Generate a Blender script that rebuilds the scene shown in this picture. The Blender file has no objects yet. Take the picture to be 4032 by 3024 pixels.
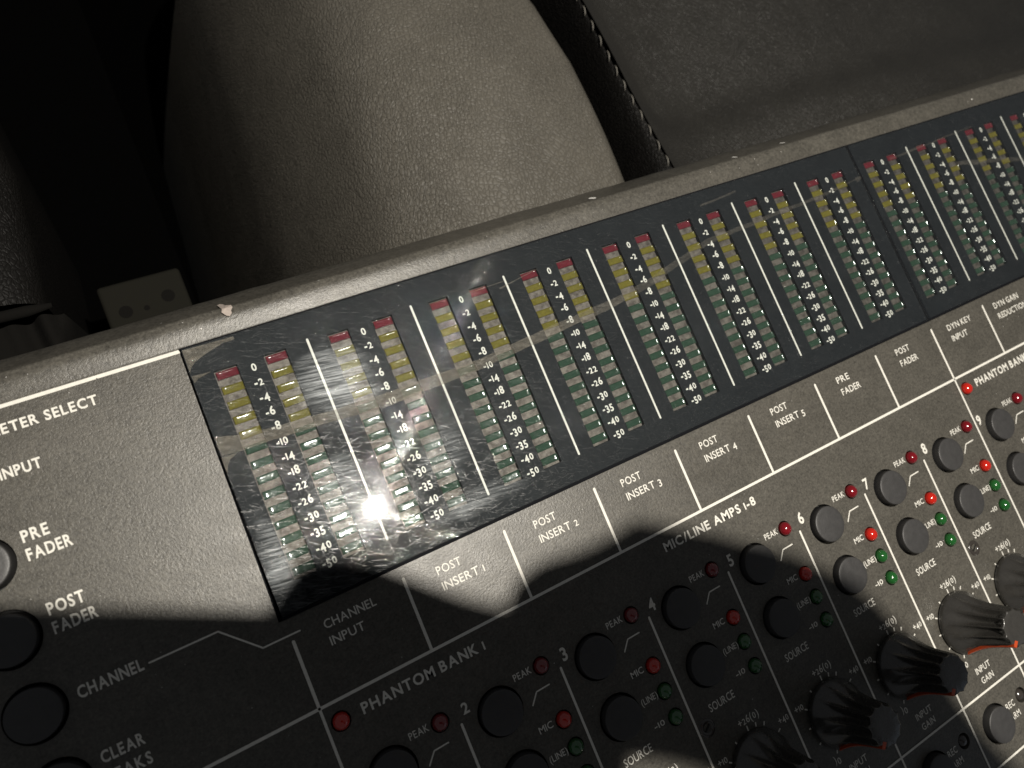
import bpy, bmesh, math, random
from mathutils import Vector, Matrix, noise
from mathutils.geometry import delaunay_2d_cdt

random.seed(7)
S = 0.031            # metres per channel strip: every length below is in strips and is multiplied by S
scene = bpy.context.scene
COL = scene.collection

# ------------------------------------------------------------------ camera
CX = Vector((0.86355394, -0.38843901, 0.32154272))
CY = Vector((-0.3335933, -0.918252, -0.21337472))      # image down
CZ = Vector((0.37814032, 0.07699608, -0.92254079))     # looking
CP = Vector((-0.0397232, 1.3398277, 6.5376))
cam = bpy.data.cameras.new("camera")
cam.sensor_width = 36.0
cam.lens = 26.0
cam.clip_start = 0.004
cam.clip_end = 20.0
cam.dof.use_dof = True
cam.dof.focus_distance = 6.9 * S
cam.dof.aperture_fstop = 16.0
camo = bpy.data.objects.new("camera", cam)
M = Matrix((CX, -CY, -CZ)).transposed().to_4x4()
M.translation = CP * S
camo.matrix_world = M
COL.objects.link(camo)
scene.camera = camo

# ------------------------------------------------------------------ light
LP = Vector((3.86, 1.22, 18.0))
world = bpy.data.worlds.new("World")
scene.world = world
world.use_nodes = True
bg = world.node_tree.nodes["Background"]
bg.inputs[0].default_value = (0.93, 0.96, 1.0, 1)
bg.inputs[1].default_value = 0.088
ld = bpy.data.lights.new("spot_lamp", 'POINT')
ld.energy = 21.5
ld.color = (1.0, 0.94, 0.84)
ld.shadow_soft_size = 0.145 * S
lo = bpy.data.objects.new("spot_lamp", ld)
lo.location = LP * S
COL.objects.link(lo)
fd = bpy.data.lights.new("cool_fill", 'AREA')  # added bluish fill for sheen on the buttons
fd.shape = 'RECTANGLE'; fd.size = 0.30; fd.size_y = 0.16
fd.energy = 0.02
fd.color = (0.62, 0.78, 1.0)
fo = bpy.data.objects.new("cool_fill", fd)
fo.location = Vector((13, -14, 7)) * S
fo.rotation_euler = (Vector((3, -1, 0)) * S - fo.location).to_track_quat('-Z', 'Y').to_euler()
COL.objects.link(fo)

vs = scene.view_settings
vs.view_transform = 'Standard'
vs.look = 'None'
vs.exposure = 0.0
vs.gamma = 1.0
scene.cycles.max_bounces = 8
scene.cycles.transparent_max_bounces = 12

# ------------------------------------------------------------------ node helpers
def new_mat(name):
    m = bpy.data.materials.new(name)
    m.use_nodes = True
    nt = m.node_tree
    nt.nodes.clear()
    out = nt.nodes.new("ShaderNodeOutputMaterial")
    return m, nt, out

def N(nt, t, **kw):
    n = nt.nodes.new(t)
    for k, v in kw.items():
        if k.startswith("i_"):
            n.inputs[k[2:].replace("_", " ")].default_value = v
        else:
            setattr(n, k, v)
    return n

def L(nt, a, b):
    nt.links.new(a, b)

def pos(nt, scale=(1, 1, 1), rotz=0.0):
    g = N(nt, "ShaderNodeNewGeometry")
    mp = N(nt, "ShaderNodeMapping")
    mp.vector_type = 'POINT'
    mp.inputs["Scale"].default_value = [s / S for s in scale]
    if rotz:
        v = N(nt, "ShaderNodeVectorRotate")
        v.rotation_type = 'Z_AXIS'
        v.inputs["Angle"].default_value = rotz
        L(nt, g.outputs["Position"], v.inputs["Vector"])
        L(nt, v.outputs[0], mp.inputs["Vector"])
    else:
        L(nt, g.outputs["Position"], mp.inputs["Vector"])
    return mp.outputs[0]

def noise_tex(nt, vec, scale, detail=4, rough=0.6, dist=0.0):
    n = N(nt, "ShaderNodeTexNoise")
    n.inputs["Scale"].default_value = scale
    n.inputs["Detail"].default_value = detail
    n.inputs["Roughness"].default_value = rough
    n.inputs["Distortion"].default_value = dist
    L(nt, vec, n.inputs["Vector"])
    return n.outputs["Fac"]

def ramp(nt, fac, stops):
    r = N(nt, "ShaderNodeValToRGB")
    e = r.color_ramp.elements
    while len(e) < len(stops):
        e.new(0.5)
    for i, (p, c) in enumerate(stops):
        e[i].position = p
        e[i].color = (*c, 1) if len(c) == 3 else c
    L(nt, fac, r.inputs[0])
    return r.outputs[0]

def g3(x):
    return (x, x, x)

def mathn(nt, op, a, b=None, clamp=False):
    n = N(nt, "ShaderNodeMath", operation=op)
    n.use_clamp = clamp
    for i, x in enumerate((a, b)):
        if x is None: continue
        if isinstance(x, (int, float)): n.inputs[i].default_value = x
        else: L(nt, x, n.inputs[i])
    return n.outputs[0]

def mixc(nt, fac, a, b, mode='MIX'):
    n = N(nt, "ShaderNodeMix", data_type='RGBA', blend_type=mode)
    if isinstance(fac, (int, float)): n.inputs[0].default_value = fac
    else: L(nt, fac, n.inputs[0])
    for i, x in ((6, a), (7, b)):
        if isinstance(x, tuple): n.inputs[i].default_value = (*x, 1)
        else: L(nt, x, n.inputs[i])
    return n.outputs[2]

def bump(nt, h, dist, strength=1.0, normal=None):
    b = N(nt, "ShaderNodeBump")
    b.inputs["Strength"].default_value = strength
    b.inputs["Distance"].default_value = dist * S
    L(nt, h, b.inputs["Height"])
    if normal is not None: L(nt, normal, b.inputs["Normal"])
    return b.outputs[0]

def principled(nt, out, base, rough, metal=0.0, spec=0.5, coat=0.0, coatr=0.1, normal=None, ior=1.5):
    p = N(nt, "ShaderNodeBsdfPrincipled")
    if isinstance(base, tuple): p.inputs["Base Color"].default_value = (*base, 1)
    else: L(nt, base, p.inputs["Base Color"])
    if isinstance(rough, (int, float)): p.inputs["Roughness"].default_value = rough
    else: L(nt, rough, p.inputs["Roughness"])
    p.inputs["Metallic"].default_value = metal
    p.inputs["Specular IOR Level"].default_value = spec
    p.inputs["Coat Weight"].default_value = coat
    p.inputs["Coat Roughness"].default_value = coatr
    p.inputs["IOR"].default_value = ior
    if normal is not None:
        L(nt, normal, p.inputs["Normal"])
    if out is not None:
        L(nt, p.outputs[0], out.inputs[0])
    return p

MATS = {}
def plain(name, base, rough=0.5, metal=0.0, spec=0.5, coat=0.0, coatr=0.08, var=0.12, nscale=9.0, bmp=0.0015, bscale=45):
    m, nt, out = new_mat(name)
    v = pos(nt)
    n = noise_tex(nt, v, nscale, 5, 0.65)
    c = mixc(nt, 1.0, base, ramp(nt, n, [(0.25, g3(1 - var)), (0.75, g3(1 + var * .0 + 0.0))]), 'MULTIPLY')
    nn = bump(nt, noise_tex(nt, v, bscale, 3, 0.6), bmp) if bmp else None
    r = mathn(nt, 'ADD', mathn(nt, 'MULTIPLY', n, 0.16), rough - 0.08)
    principled(nt, out, c, r, metal, spec, coat, coatr, nn)
    MATS[name] = m
    return m

def make_panel_mat():
    m, nt, out = new_mat("panel_paint")
    v = pos(nt)
    fine = mathn(nt, "ADD", mathn(nt, "MULTIPLY", noise_tex(nt, v, 44, 3, 0.75), 0.6), mathn(nt, "MULTIPLY", noise_tex(nt, v, 17, 4, 0.8), 0.4))
    mid = noise_tex(nt, v, 2.3, 5, 0.65, 0.6)
    smear = noise_tex(nt, pos(nt, (1.0, 3.2, 1), 0.5), 1.1, 5, 0.7, 1.0)
    vor = N(nt, "ShaderNodeTexVoronoi")
    vor.inputs["Scale"].default_value = 30
    L(nt, v, vor.inputs["Vector"])
    spark = ramp(nt, vor.outputs["Distance"], [(0.0, g3(1)), (0.10, g3(0))])
    sel = noise_tex(nt, v, 9, 2, 0.5)
    spark = mathn(nt, 'MULTIPLY', spark, ramp(nt, sel, [(0.52, g3(0)), (0.62, g3(1))]))
    base = ramp(nt, fine, [(0.34, (0.036, 0.0335, 0.0285)), (0.66, (0.118, 0.110, 0.093))])
    base = mixc(nt, 1.0, base, ramp(nt, mid, [(0.3, g3(0.74)), (0.7, g3(1.0))]), 'MULTIPLY')
    base = mixc(nt, spark, base, (0.26, 0.25, 0.23))
    rough = ramp(nt, smear, [(0.3, g3(0.32)), (0.7, g3(0.43))])
    nn = bump(nt, fine, 0.0045)
    principled(nt, out, base, rough, 0.04, 0.46, normal=nn)
    MATS["panel_paint"] = m

def make_leather(name, base, grain=16.0, spec=0.40):
    m, nt, out = new_mat(name)
    wob = N(nt, "ShaderNodeTexNoise"); wob.inputs["Scale"].default_value = 3.0; wob.inputs["Detail"].default_value = 3
    p1 = pos(nt, (1, 0.8, 1))
    L(nt, p1, wob.inputs["Vector"])
    vadd = N(nt, "ShaderNodeVectorMath", operation='MULTIPLY_ADD')
    L(nt, wob.outputs["Color"], vadd.inputs[0]); vadd.inputs[1].default_value = (0.22, 0.22, 0.22); L(nt, p1, vadd.inputs[2])
    vec = vadd.outputs[0]
    v1 = N(nt, "ShaderNodeTexVoronoi", feature='DISTANCE_TO_EDGE'); v1.inputs["Scale"].default_value = grain; v1.inputs["Randomness"].default_value = 1.0
    L(nt, vec, v1.inputs["Vector"])
    cell = ramp(nt, v1.outputs["Distance"], [(0.0, g3(0)), (0.16, g3(0.75)), (0.45, g3(1))])
    # stretched wrinkles where the hide is pulled
    w2 = N(nt, "ShaderNodeTexVoronoi", feature='DISTANCE_TO_EDGE'); w2.inputs["Scale"].default_value = grain * 0.42
    L(nt, pos(nt, (2.6, 0.8, 1), 0.25), w2.inputs["Vector"])
    wr = ramp(nt, w2.outputs["Distance"], [(0.0, g3(0)), (0.10, g3(1))])
    where = ramp(nt, noise_tex(nt, pos(nt), 0.45, 2, 0.5), [(0.42, g3(0)), (0.6, g3(1))])
    h = mathn(nt, 'ADD', cell, mathn(nt, 'MULTIPLY', mathn(nt, 'MULTIPLY', wr, where), 0.9))
    h = mathn(nt, 'ADD', h, mathn(nt, 'MULTIPLY', noise_tex(nt, pos(nt), 48, 3, 0.6), 0.35))
    nn = bump(nt, h, 0.0060)
    col = mixc(nt, ramp(nt, noise_tex(nt, pos(nt), 1.6, 4, 0.6), [(0.35, g3(0)), (0.65, g3(1))]), base, tuple(b * 1.18 for b in base))
    col = mixc(nt, 1.0, col, ramp(nt, cell, [(0.0, g3(0.72)), (0.5, g3(1.0))]), 'MULTIPLY')
    principled(nt, out, col, 0.50, 0.0, spec, normal=nn)
    MATS[name] = m

def make_glass():
    m, nt, out = new_mat("acrylic_window")
    # fine cleaning scratches lying in several directions
    hs = None
    for k, (ang, sx, sy, th, amp) in enumerate(((0.35, 4.5, 66, .59, .8), (0.62, 7.0, 84, .59, 0.7), (1.5, 7.5, 76, .62, .6), (2.4, 6.5, 80, .64, .5), (-0.15, 5.0, 92, .59, .7), (0.28, 0.9, 50, .67, 1.2))):
        n = noise_tex(nt, pos(nt, (sx, sy, 1), ang), 1.0, 2, 0.5, 0.25)
        r = ramp(nt, n, [(th, g3(0)), (th + 0.05, g3(amp))])
        hs = r if hs is None else mathn(nt, 'ADD', hs, r)
    nn = bump(nt, hs, 0.0007)
    smudge = noise_tex(nt, pos(nt), 1.4, 6, 0.7, 1.2)
    tr = N(nt, "ShaderNodeBsdfTransparent"); tr.inputs[0].default_value = (0.93, 0.96, 0.965, 1)
    gl = N(nt, "ShaderNodeBsdfGlossy"); gl.inputs["Roughness"].default_value = 0.030
    L(nt, nn, gl.inputs["Normal"])
    fr = N(nt, "ShaderNodeFresnel"); fr.inputs[0].default_value = 1.49
    mx = N(nt, "ShaderNodeMixShader")
    L(nt, fr.outputs[0], mx.inputs[0]); L(nt, tr.outputs[0], mx.inputs[1]); L(nt, gl.outputs[0], mx.inputs[2])
    # scratched haze: a wide weak lobe, stronger on the scratches
    g2 = N(nt, "ShaderNodeBsdfGlossy"); g2.inputs["Roughness"].default_value = 0.30
    nn2 = bump(nt, hs, 0.006)
    L(nt, nn2, g2.inputs["Normal"])
    f2 = mathn(nt, 'MULTIPLY', mathn(nt, 'ADD', mathn(nt, 'MULTIPLY', hs, 0.045), ramp(nt, smudge, [(0.50, g3(0.0)), (0.72, g3(0.010))])), 1.0, True)
    mx2 = N(nt, "ShaderNodeMixShader")
    L(nt, f2, mx2.inputs[0]); L(nt, mx.outputs[0], mx2.inputs[1]); L(nt, g2.outputs[0], mx2.inputs[2])
    # greasy wipe marks: streaked, wide gloss, two patches
    smear = None
    for (cx, cy, rx, ry, amp) in ((1.10, 2.48, 0.42, 0.36, 0.085), (0.78, 1.50, 0.30, 0.42, 0.030), (1.75, 1.55, 0.25, 0.30, 0.030), (0.10, 1.15, 0.14, 0.5, 0.05), (1.9, 1.0, 0.5, 0.12, 0.03)):
        mp = N(nt, "ShaderNodeMapping"); mp.vector_type = 'POINT'
        mp.inputs["Location"].default_value = (-cx / rx, -cy / ry, 0)
        mp.inputs["Scale"].default_value = (1 / rx, 1 / ry, 0)
        L(nt, pos(nt), mp.inputs["Vector"])
        ln = N(nt, "ShaderNodeVectorMath", operation='LENGTH'); L(nt, mp.outputs[0], ln.inputs[0])
        wob = mathn(nt, 'ADD', ln.outputs["Value"], mathn(nt, 'MULTIPLY', mathn(nt, 'SUBTRACT', noise_tex(nt, pos(nt), 3.2, 3, 0.6), 0.5), 1.2))
        m1 = ramp(nt, wob, [(0.35, g3(amp)), (1.0, g3(0))])
        smear = m1 if smear is None else mathn(nt, 'ADD', smear, m1)
    stk = ramp(nt, noise_tex(nt, pos(nt, (2.2, 48, 1), 0.12), 1.0, 4, 0.7, 0.4), [(0.40, g3(0.05)), (0.62, g3(1.0))])
    g4 = N(nt, "ShaderNodeBsdfGlossy"); g4.inputs["Roughness"].default_value = 0.40
    g4.inputs[0].default_value = (0.92, 0.97, 1.0, 1)
    mx4 = N(nt, "ShaderNodeMixShader")
    L(nt, mathn(nt, 'MULTIPLY', smear, stk), mx4.inputs[0]); L(nt, mx2.outputs[0], mx4.inputs[1]); L(nt, g4.outputs[0], mx4.inputs[2])
    mx2 = mx4
    # dust film
    df = N(nt, "ShaderNodeBsdfDiffuse"); df.inputs[0].default_value = (0.50, 0.52, 0.54, 1)
    dust = noise_tex(nt, pos(nt), 30, 4, 0.8)
    f3 = mathn(nt, 'MULTIPLY', ramp(nt, dust, [(0.35, g3(0.003)), (0.75, g3(0.014))]), ramp(nt, smudge, [(0.3, g3(0.7)), (0.7, g3(1.3))]))
    mx3 = N(nt, "ShaderNodeMixShader")
    L(nt, f3, mx3.inputs[0]); L(nt, mx2.outputs[0], mx3.inputs[1]); L(nt, df.outputs[0], mx3.inputs[2])
    L(nt, mx3.outputs[0], out.inputs[0])
    MATS["acrylic_window"] = m

def make_residue():
    m, nt, out = new_mat("dried_adhesive")
    v = pos(nt, (1, 2.0, 1), 0.2)
    n = noise_tex(nt, v, 11, 5, 0.75, 1.5)
    n2 = noise_tex(nt, pos(nt), 2.0, 3, 0.6)
    f = mathn(nt, 'MULTIPLY', ramp(nt, n, [(0.30, g3(0.18)), (0.72, g3(0.62))]), ramp(nt, n2, [(0.3, g3(0.6)), (0.7, g3(1.0))]))
    sx = N(nt, "ShaderNodeSeparateXYZ"); L(nt, pos(nt), sx.inputs[0])
    mr = N(nt, "ShaderNodeMapRange"); L(nt, sx.outputs[0], mr.inputs[0])
    mr.inputs[1].default_value = 2.2; mr.inputs[2].default_value = 5.0; mr.inputs[3].default_value = 1.0; mr.inputs[4].default_value = 0.32
    f = mathn(nt, 'MULTIPLY', f, mr.outputs[0])
    tr = N(nt, "ShaderNodeBsdfTransparent")
    nn = bump(nt, n, 0.03)
    p = principled(nt, None, (0.32, 0.29, 0.23), 0.40, 0, 1.0, normal=nn, ior=1.7)
    mx = N(nt, "ShaderNodeMixShader")
    L(nt, f, mx.inputs[0]); L(nt, tr.outputs[0], mx.inputs[1]); L(nt, p.outputs[0], mx.inputs[2])
    L(nt, mx.outputs[0], out.inputs[0])
    MATS["dried_adhesive"] = m

def make_bar():
    m, nt, out = new_mat("meter_bar_grey")
    v = pos(nt)
    a = noise_tex(nt, v, 16, 4, 0.6)
    b = noise_tex(nt, v, 60, 3, 0.7)
    c = ramp(nt, a, [(0.36, (0.095, 0.082, 0.072)), (0.62, (0.20, 0.178, 0.157))])
    c = mixc(nt, 1.0, c, ramp(nt, b, [(0.3, g3(0.75)), (0.7, g3(1.0))]), 'MULTIPLY')
    principled(nt, out, c, 0.64, 0.85, 0.3, normal=bump(nt, b, 0.004))
    MATS["meter_bar_grey"] = m

def make_resin(name, base):
    m, nt, out = new_mat(name)
    v = pos(nt)
    a = noise_tex(nt, v, 40, 3, 0.7)
    c = mixc(nt, 1.0, base, ramp(nt, a, [(0.3, g3(0.72)), (0.7, g3(1.0))]), 'MULTIPLY')
    nn = bump(nt, noise_tex(nt, v, 24, 2, 0.5), 0.0014)
    principled(nt, out, c, 0.13, 0, 0.5, normal=nn)
    MATS[name] = m

def make_mask():
    m, nt, out = new_mat("window_mask_black")
    v = pos(nt)
    a = noise_tex(nt, v, 3, 5, 0.7)
    c = ramp(nt, a, [(0.3, (0.0075, 0.0088, 0.0105)), (0.7, (0.010, 0.012, 0.014))])
    principled(nt, out, c, 0.6, 0, 0.12)
    MATS["window_mask_black"] = m

make_panel_mat()
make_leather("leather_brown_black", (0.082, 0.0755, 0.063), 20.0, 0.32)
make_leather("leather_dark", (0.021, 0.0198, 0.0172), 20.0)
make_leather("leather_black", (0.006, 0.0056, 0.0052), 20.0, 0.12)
make_glass(); make_residue(); make_bar(); make_mask()
make_resin("resin_red", (0.125, 0.017, 0.025))
make_resin("resin_yellow", (0.140, 0.120, 0.022))
make_resin("resin_green", (0.027, 0.055, 0.036))
plain("print_white", (0.70, 0.68, 0.62), 0.55, spec=0.3, var=0.18, nscale=30, bmp=0.001)
plain("button_rubber", (0.040, 0.039, 0.039), 0.46, var=0.25, nscale=14)
plain("knob_rubber", (0.034, 0.032, 0.029), 0.28, spec=0.6, coat=0.5, coatr=0.18, var=0.2, nscale=14, bmp=0.002)
plain("pointer_orange", (0.42, 0.055, 0.012), 0.40)
plain("led_red_bright", (0.46, 0.013, 0.005), 0.16, coat=1.0)
plain("led_red_dark", (0.15, 0.003, 0.007), 0.16, coat=1.0)
plain("led_green", (0.011, 0.085, 0.016), 0.16, coat=1.0)
plain("led_smoked", (0.035, 0.030, 0.026), 0.22, coat=0.6)
plain("well_black", (0.006, 0.006, 0.006), 0.7)
plain("console_body_black", (0.012, 0.012, 0.012), 0.6)
plain("gasket_black", (0.005, 0.0055, 0.007), 0.8, spec=0.08)
plain("bare_filler", (0.40, 0.34, 0.30), 0.7, var=0.35, nscale=22)
plain("dust_white", (0.72, 0.70, 0.66), 0.8)
plain("dust_grey", (0.36, 0.35, 0.33), 0.8)
plain("carpet_black", (0.0015, 0.0015, 0.0015), 1.0, spec=0.0, bmp=0.02, bscale=20)
plain("thread_grey", (0.17, 0.16, 0.14), 0.6, bmp=0.004)
plain("plug_beige_shaded", (0.011, 0.0105, 0.008), 0.9, spec=0.1)  # pale beige darkened to near black: shade painted into the base colour
plain("cloth_grey", (0.006, 0.0056, 0.005), 0.95, spec=0.08, bmp=0.006, bscale=30)
plain("phone_black", (0.02, 0.02, 0.022), 0.25)
plain("skin", (0.45, 0.26, 0.19), 0.5, var=0.1)
plain("nail", (0.55, 0.36, 0.30), 0.3, var=0.05)
plain("sleeve_black", (0.015, 0.015, 0.017), 0.85)

# ------------------------------------------------------------------ object helpers
def link(name, me, mat=None, parent=None, loc=(0, 0, 0), rotz=0.0):
    o = bpy.data.objects.new(name, me)
    COL.objects.link(o)
    if parent is not None: o.parent = parent
    o.location = Vector(loc) * S
    o.rotation_euler = (0, 0, rotz)
    if mat and not me.materials: me.materials.append(MATS[mat])
    return o

def mesh(name, verts, faces, mat=None, smooth=False):
    me = bpy.data.meshes.new(name)
    me.from_pydata([Vector(v) * S for v in verts], [], faces)
    if mat: me.materials.append(MATS[mat])
    if smooth:
        me.polygons.foreach_set("use_smooth", [True] * len(me.polygons))
    me.update()
    return me

def empty(name, loc=(0, 0, 0)):
    o = bpy.data.objects.new(name, None)
    o.empty_display_size = 0.02
    o.location = Vector(loc) * S
    COL.objects.link(o)
    return o

def tag(o, label=None, cat=None, group=None, kind=None):
    if label: o["label"] = label
    if cat: o["category"] = cat
    if group: o["group"] = group
    if kind: o["kind"] = kind
    return o

def box(x0, x1, y0, y1, z0, z1):
    v = [(x0, y0, z0), (x1, y0, z0), (x1, y1, z0), (x0, y1, z0), (x0, y0, z1), (x1, y0, z1), (x1, y1, z1), (x0, y1, z1)]
    f = [(3, 2, 1, 0), (4, 5, 6, 7), (0, 1, 5, 4), (1, 2, 6, 5), (2, 3, 7, 6), (3, 0, 4, 7)]
    return v, f

def join(parts):
    V, F = [], []
    for v, f in parts:
        b = len(V)
        V += list(v)
        F += [tuple(i + b for i in q) for q in f]
    return V, F

def lathe(profile, seg, rfun=None, cap=True):
    V, F = [], []
    for (r, z) in profile:
        for i in range(seg):
            a = 2 * math.pi * i / seg
            rr = rfun(r, z, a) if rfun else r
            V.append((rr * math.cos(a), rr * math.sin(a), z))
    for j in range(len(profile) - 1):
        for i in range(seg):
            k = (i + 1) % seg
            F.append((j * seg + i, j * seg + k, (j + 1) * seg + k, (j + 1) * seg + i))
    if cap:
        V.append((0, 0, profile[-1][1]))
        c = len(V) - 1
        j = len(profile) - 1
        for i in range(seg):
            F.append((j * seg + i, j * seg + (i + 1) % seg, c))
    return V, F

def project(p):
    r = Vector(p) - CP
    z = r.dot(CZ)
    return (2016 + 2912 * r.dot(CX) / z, 1512 + 2912 * r.dot(CY) / z) if z > 0.01 else (1e6, 1e6)

def seen(k, v, h=0.0, m=60):
    x, y = project((k, v, h))
    return -m < x < 4032 + m and -m < y < 3024 + m

def back_z(v):
    prof = [(3.175, 0.0), (3.22, 0.006), (3.28, 0.0145), (3.33, 0.0165), (3.365, 0.009), (3.395, 0.0), (3.425, -0.045), (3.47, -0.12), (3.53, -0.22), (3.60, -0.34), (3.64, -0.44), (3.655, -0.55)]
    if v <= 3.175: return 0.0
    for (a, za), (b, zb) in zip(prof, prof[1:]):
        if v <= b: return za + (zb - za) * (v - a) / (b - a)
    return -0.55

# ------------------------------------------------------------------ setting
floor_v, floor_f = box(-70, 70, -60, 70, -12.3, -12.0)
floor = link("floor", mesh("floor", floor_v, floor_f, "carpet_black"))
tag(floor, kind="structure")

# ------------------------------------------------------------------ console
console = empty("mixing_console", (0, 0, 0))
tag(console, "dark grey audio mixing console with two rows of level meters behind scratched clear windows", "mixing console")

K0, K1, V0 = -3.2, 17.0, -5.4
BUTTONS, LEDS = [], []
LEFT = -1.785
for v in (2.60, 2.03, 1.463, 0.90, 0.335, -0.23):
    BUTTONS.append((LEFT, v, 0.215))
for ch in range(0, 12):
    BUTTONS.append((ch + 0.35, -0.73, 0.211))
    BUTTONS.append((ch + 0.35, -1.31, 0.211))
    BUTTONS.append((ch + 0.35, -3.50, 0.211))
    LEDS.append((ch + 0.84, -0.56, "led_red_dark", "PEAK"))
    LEDS.append((ch + 0.845, -1.065, "led_red_bright", "MIC"))
    LEDS.append((ch + 0.852, -1.32, "led_green", "LINE"))
    LEDS.append((ch + 0.853, -1.573, "led_green", "-10"))
    LEDS.append((ch + 0.834, -3.42, "led_smoked", "REC"))
LEDS.append((0.12, -0.165, "led_red_bright", "PH"))
LEDS.append((8.12, -0.165, "led_red_bright", "PH"))
BUTTONS = [b for b in BUTTONS if seen(b[0], b[1], 0, 220)]
LEDS = [b for b in LEDS if seen(b[0], b[1], 0, 60)]

def plate(outline, holes, z, depth_list, mat, name):
    """flat plate with holes; each hole gets a wall going down depth"""
    pts, edges = [], []
    def loop(lp):
        b = len(pts); n = len(lp)
        pts.extend(Vector(p) for p in lp)
        edges.extend((b + i, b + (i + 1) % n) for i in range(n))
    loop(outline)
    for h in holes: loop(h)
    r = delaunay_2d_cdt(pts, edges, [], 1, 1e-6)
    vco, fs = r[0], r[2]
    def inside(p, lp):
        c = False; n = len(lp)
        for i in range(n):
            x0, y0 = lp[i]; x1, y1 = lp[(i + 1) % n]
            if (y0 > p[1]) != (y1 > p[1]) and p[0] < (x1 - x0) * (p[1] - y0) / (y1 - y0) + x0: c = not c
        return c
    boxes = [(min(p[0] for p in h), max(p[0] for p in h), min(p[1] for p in h), max(p[1] for p in h)) for h in holes]
    F = []
    for f in fs:
        cx = sum(vco[i].x for i in f) / len(f); cy = sum(vco[i].y for i in f) / len(f)
        bad = False
        for h, b in zip(holes, boxes):
            if b[0] < cx < b[1] and b[2] < cy < b[3] and inside((cx, cy), h):
                bad = True; break
        if not bad:
            a = vco[f[0]]; b_ = vco[f[1]]; c_ = vco[f[2]]
            if (b_ - a).cross(c_ - a) < 0: f = list(reversed(f))
            F.append(tuple(f))
    V = [(p.x, p.y, z) for p in vco]
    W = [(V, F)]
    for h, d in zip(holes, depth_list):
        n = len(h)
        vv = [(p[0], p[1], z) for p in h] + [(p[0], p[1], z - d) for p in h]
        W.append((vv, [(i, (i + 1) % n, n + (i + 1) % n, n + i) for i in range(n)]))
    V, F = join(W)
    return mesh(name, V, F, mat)

def circ(cx, cy, r, n):
    return [(cx + r * math.cos(2 * math.pi * i / n), cy + r * math.sin(2 * math.pi * i / n)) for i in range(n)]

WIN = (-0.022, 16.2, 0.772, 3.160)
GLASS_L = [(0.004, 3.147), (-0.004, 2.93), (-0.012, 2.895), (0.006, 2.865), (-0.004, 2.83), (-0.010, 2.5), (-0.012, 2.245), (-0.022, 2.21), (0.002, 2.18), (-0.012, 2.14), (-0.020, 1.6), (-0.012, 0.79)]
win_hole = [(-0.050, 0.758), (16.2, 0.758), (16.2, 3.166), (-0.014, 3.166)]
holes, depths = [win_hole], [0.03]
for k, v, r in BUTTONS:
    holes.append(circ(k, v, r, 40)); depths.append(0.16)
for k, v, mt, nm in LEDS:
    holes.append(circ(k, v, 0.082, 24)); depths.append(0.06)
pm = plate([(K0, V0), (K1, V0), (K1, 3.175), (K0, 3.175)], holes, 0.0, depths, "panel_paint", "faceplate")
faceplate = link("faceplate", pm, parent=console)

# rounded back edge with dents, and the rear skirt
def back_edge():
    prof = [3.175, 3.20, 3.22, 3.25, 3.28, 3.305, 3.33, 3.348, 3.365, 3.38, 3.395, 3.41, 3.425, 3.45, 3.47, 3.50, 3.53, 3.60, 3.64, 3.655]
    n = 260
    V, F = [], []
    for i in range(n + 1):
        k = K0 + (K1 - K0) * i / n
        for j, v in enumerate(prof):
            w = 0.006 * noise.noise(Vector((k * 2.1, j * 0.15, 3.0))) + 0.003 * noise.noise(Vector((k * 6, j * 0.3, 1.0)))
            t = j / (len(prof) - 1)
            V.append((k, v + w * t, back_z(v) + (w * 0.6 * t if j else 0)))
        V.append((k, 3.655 + 0.01 * noise.noise(Vector((k * 2.1, 1.8, 3.0))), -3.0))
    m = len(prof) + 1
    for i in range(n):
        for j in range(m - 1):
            a = i * m + j
            F.append((a, a + m, a + m + 1, a + 1))
    return V, F
V, F = back_edge()
link("back_edge", mesh("back_edge", V, F, "panel_paint", True), parent=console)
V, F = box(K0, K1, V0, 3.62, -3.2, -0.62)
link("chassis", mesh("chassis", V, F, "console_body_black"), parent=console)
V, F = box(WIN[0] - .05, WIN[1] + .05, WIN[2] - .05, WIN[3] + .03, -0.14, -0.10)
link("meter_tray", mesh("meter_tray", V, F, "gasket_black"), parent=console)

# chips and scuffs
chip = [(0.405, 3.432), (0.43, 3.442), (0.452, 3.425), (0.462, 3.392), (0.505, 3.372), (0.512, 3.345), (0.490, 3.318), (0.487, 3.292), (0.462, 3.272), (0.438, 3.283), (0.422, 3.305), (0.410, 3.325), (0.423, 3.355), (0.412, 3.39)]
V = [(x, y + 0.03, back_z(y + 0.03) + 0.024) for x, y in chip] + [(0.448, 3.38, 0.036)]
F = [(i, (i + 1) % len(chip), len(chip)) for i in range(len(chip))]
F = [tuple(reversed(f)) for f in F]
o = link("paint_chip", mesh("paint_chip", V, F, "bare_filler"), parent=faceplate)
o["label"] = "torn pale chip in the paint on the rear edge"
def fleck(cx, cy, r, seed, zz=None):
    rnd = random.Random(seed)
    n = 7
    pts = []
    for i in range(n):
        a = -2 * math.pi * i / n
        rr = r * rnd.uniform(0.6, 1.2)
        pts.append((cx + rr * math.cos(a) * 1.3, cy + rr * math.sin(a)))
    z = (lambda y: back_z(y) + 0.014) if zz is None else (lambda y: zz)
    return [(x, y, z(y)) for x, y in pts], [tuple(reversed(range(n)))]
for i, (cx, cy, r) in enumerate(((4.35, 3.440, 0.030), (6.37, 3.435, 0.022), (7.16, 3.442, 0.020), (10.57, 3.262, 0.012), (0.211, 3.269, 0.007))):
    V, F = fleck(cx, cy, r, i)
    link("paint_chip", mesh("paint_chip", V, F, "dust_white"), parent=faceplate)
V, F = [], []
prt = []
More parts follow.
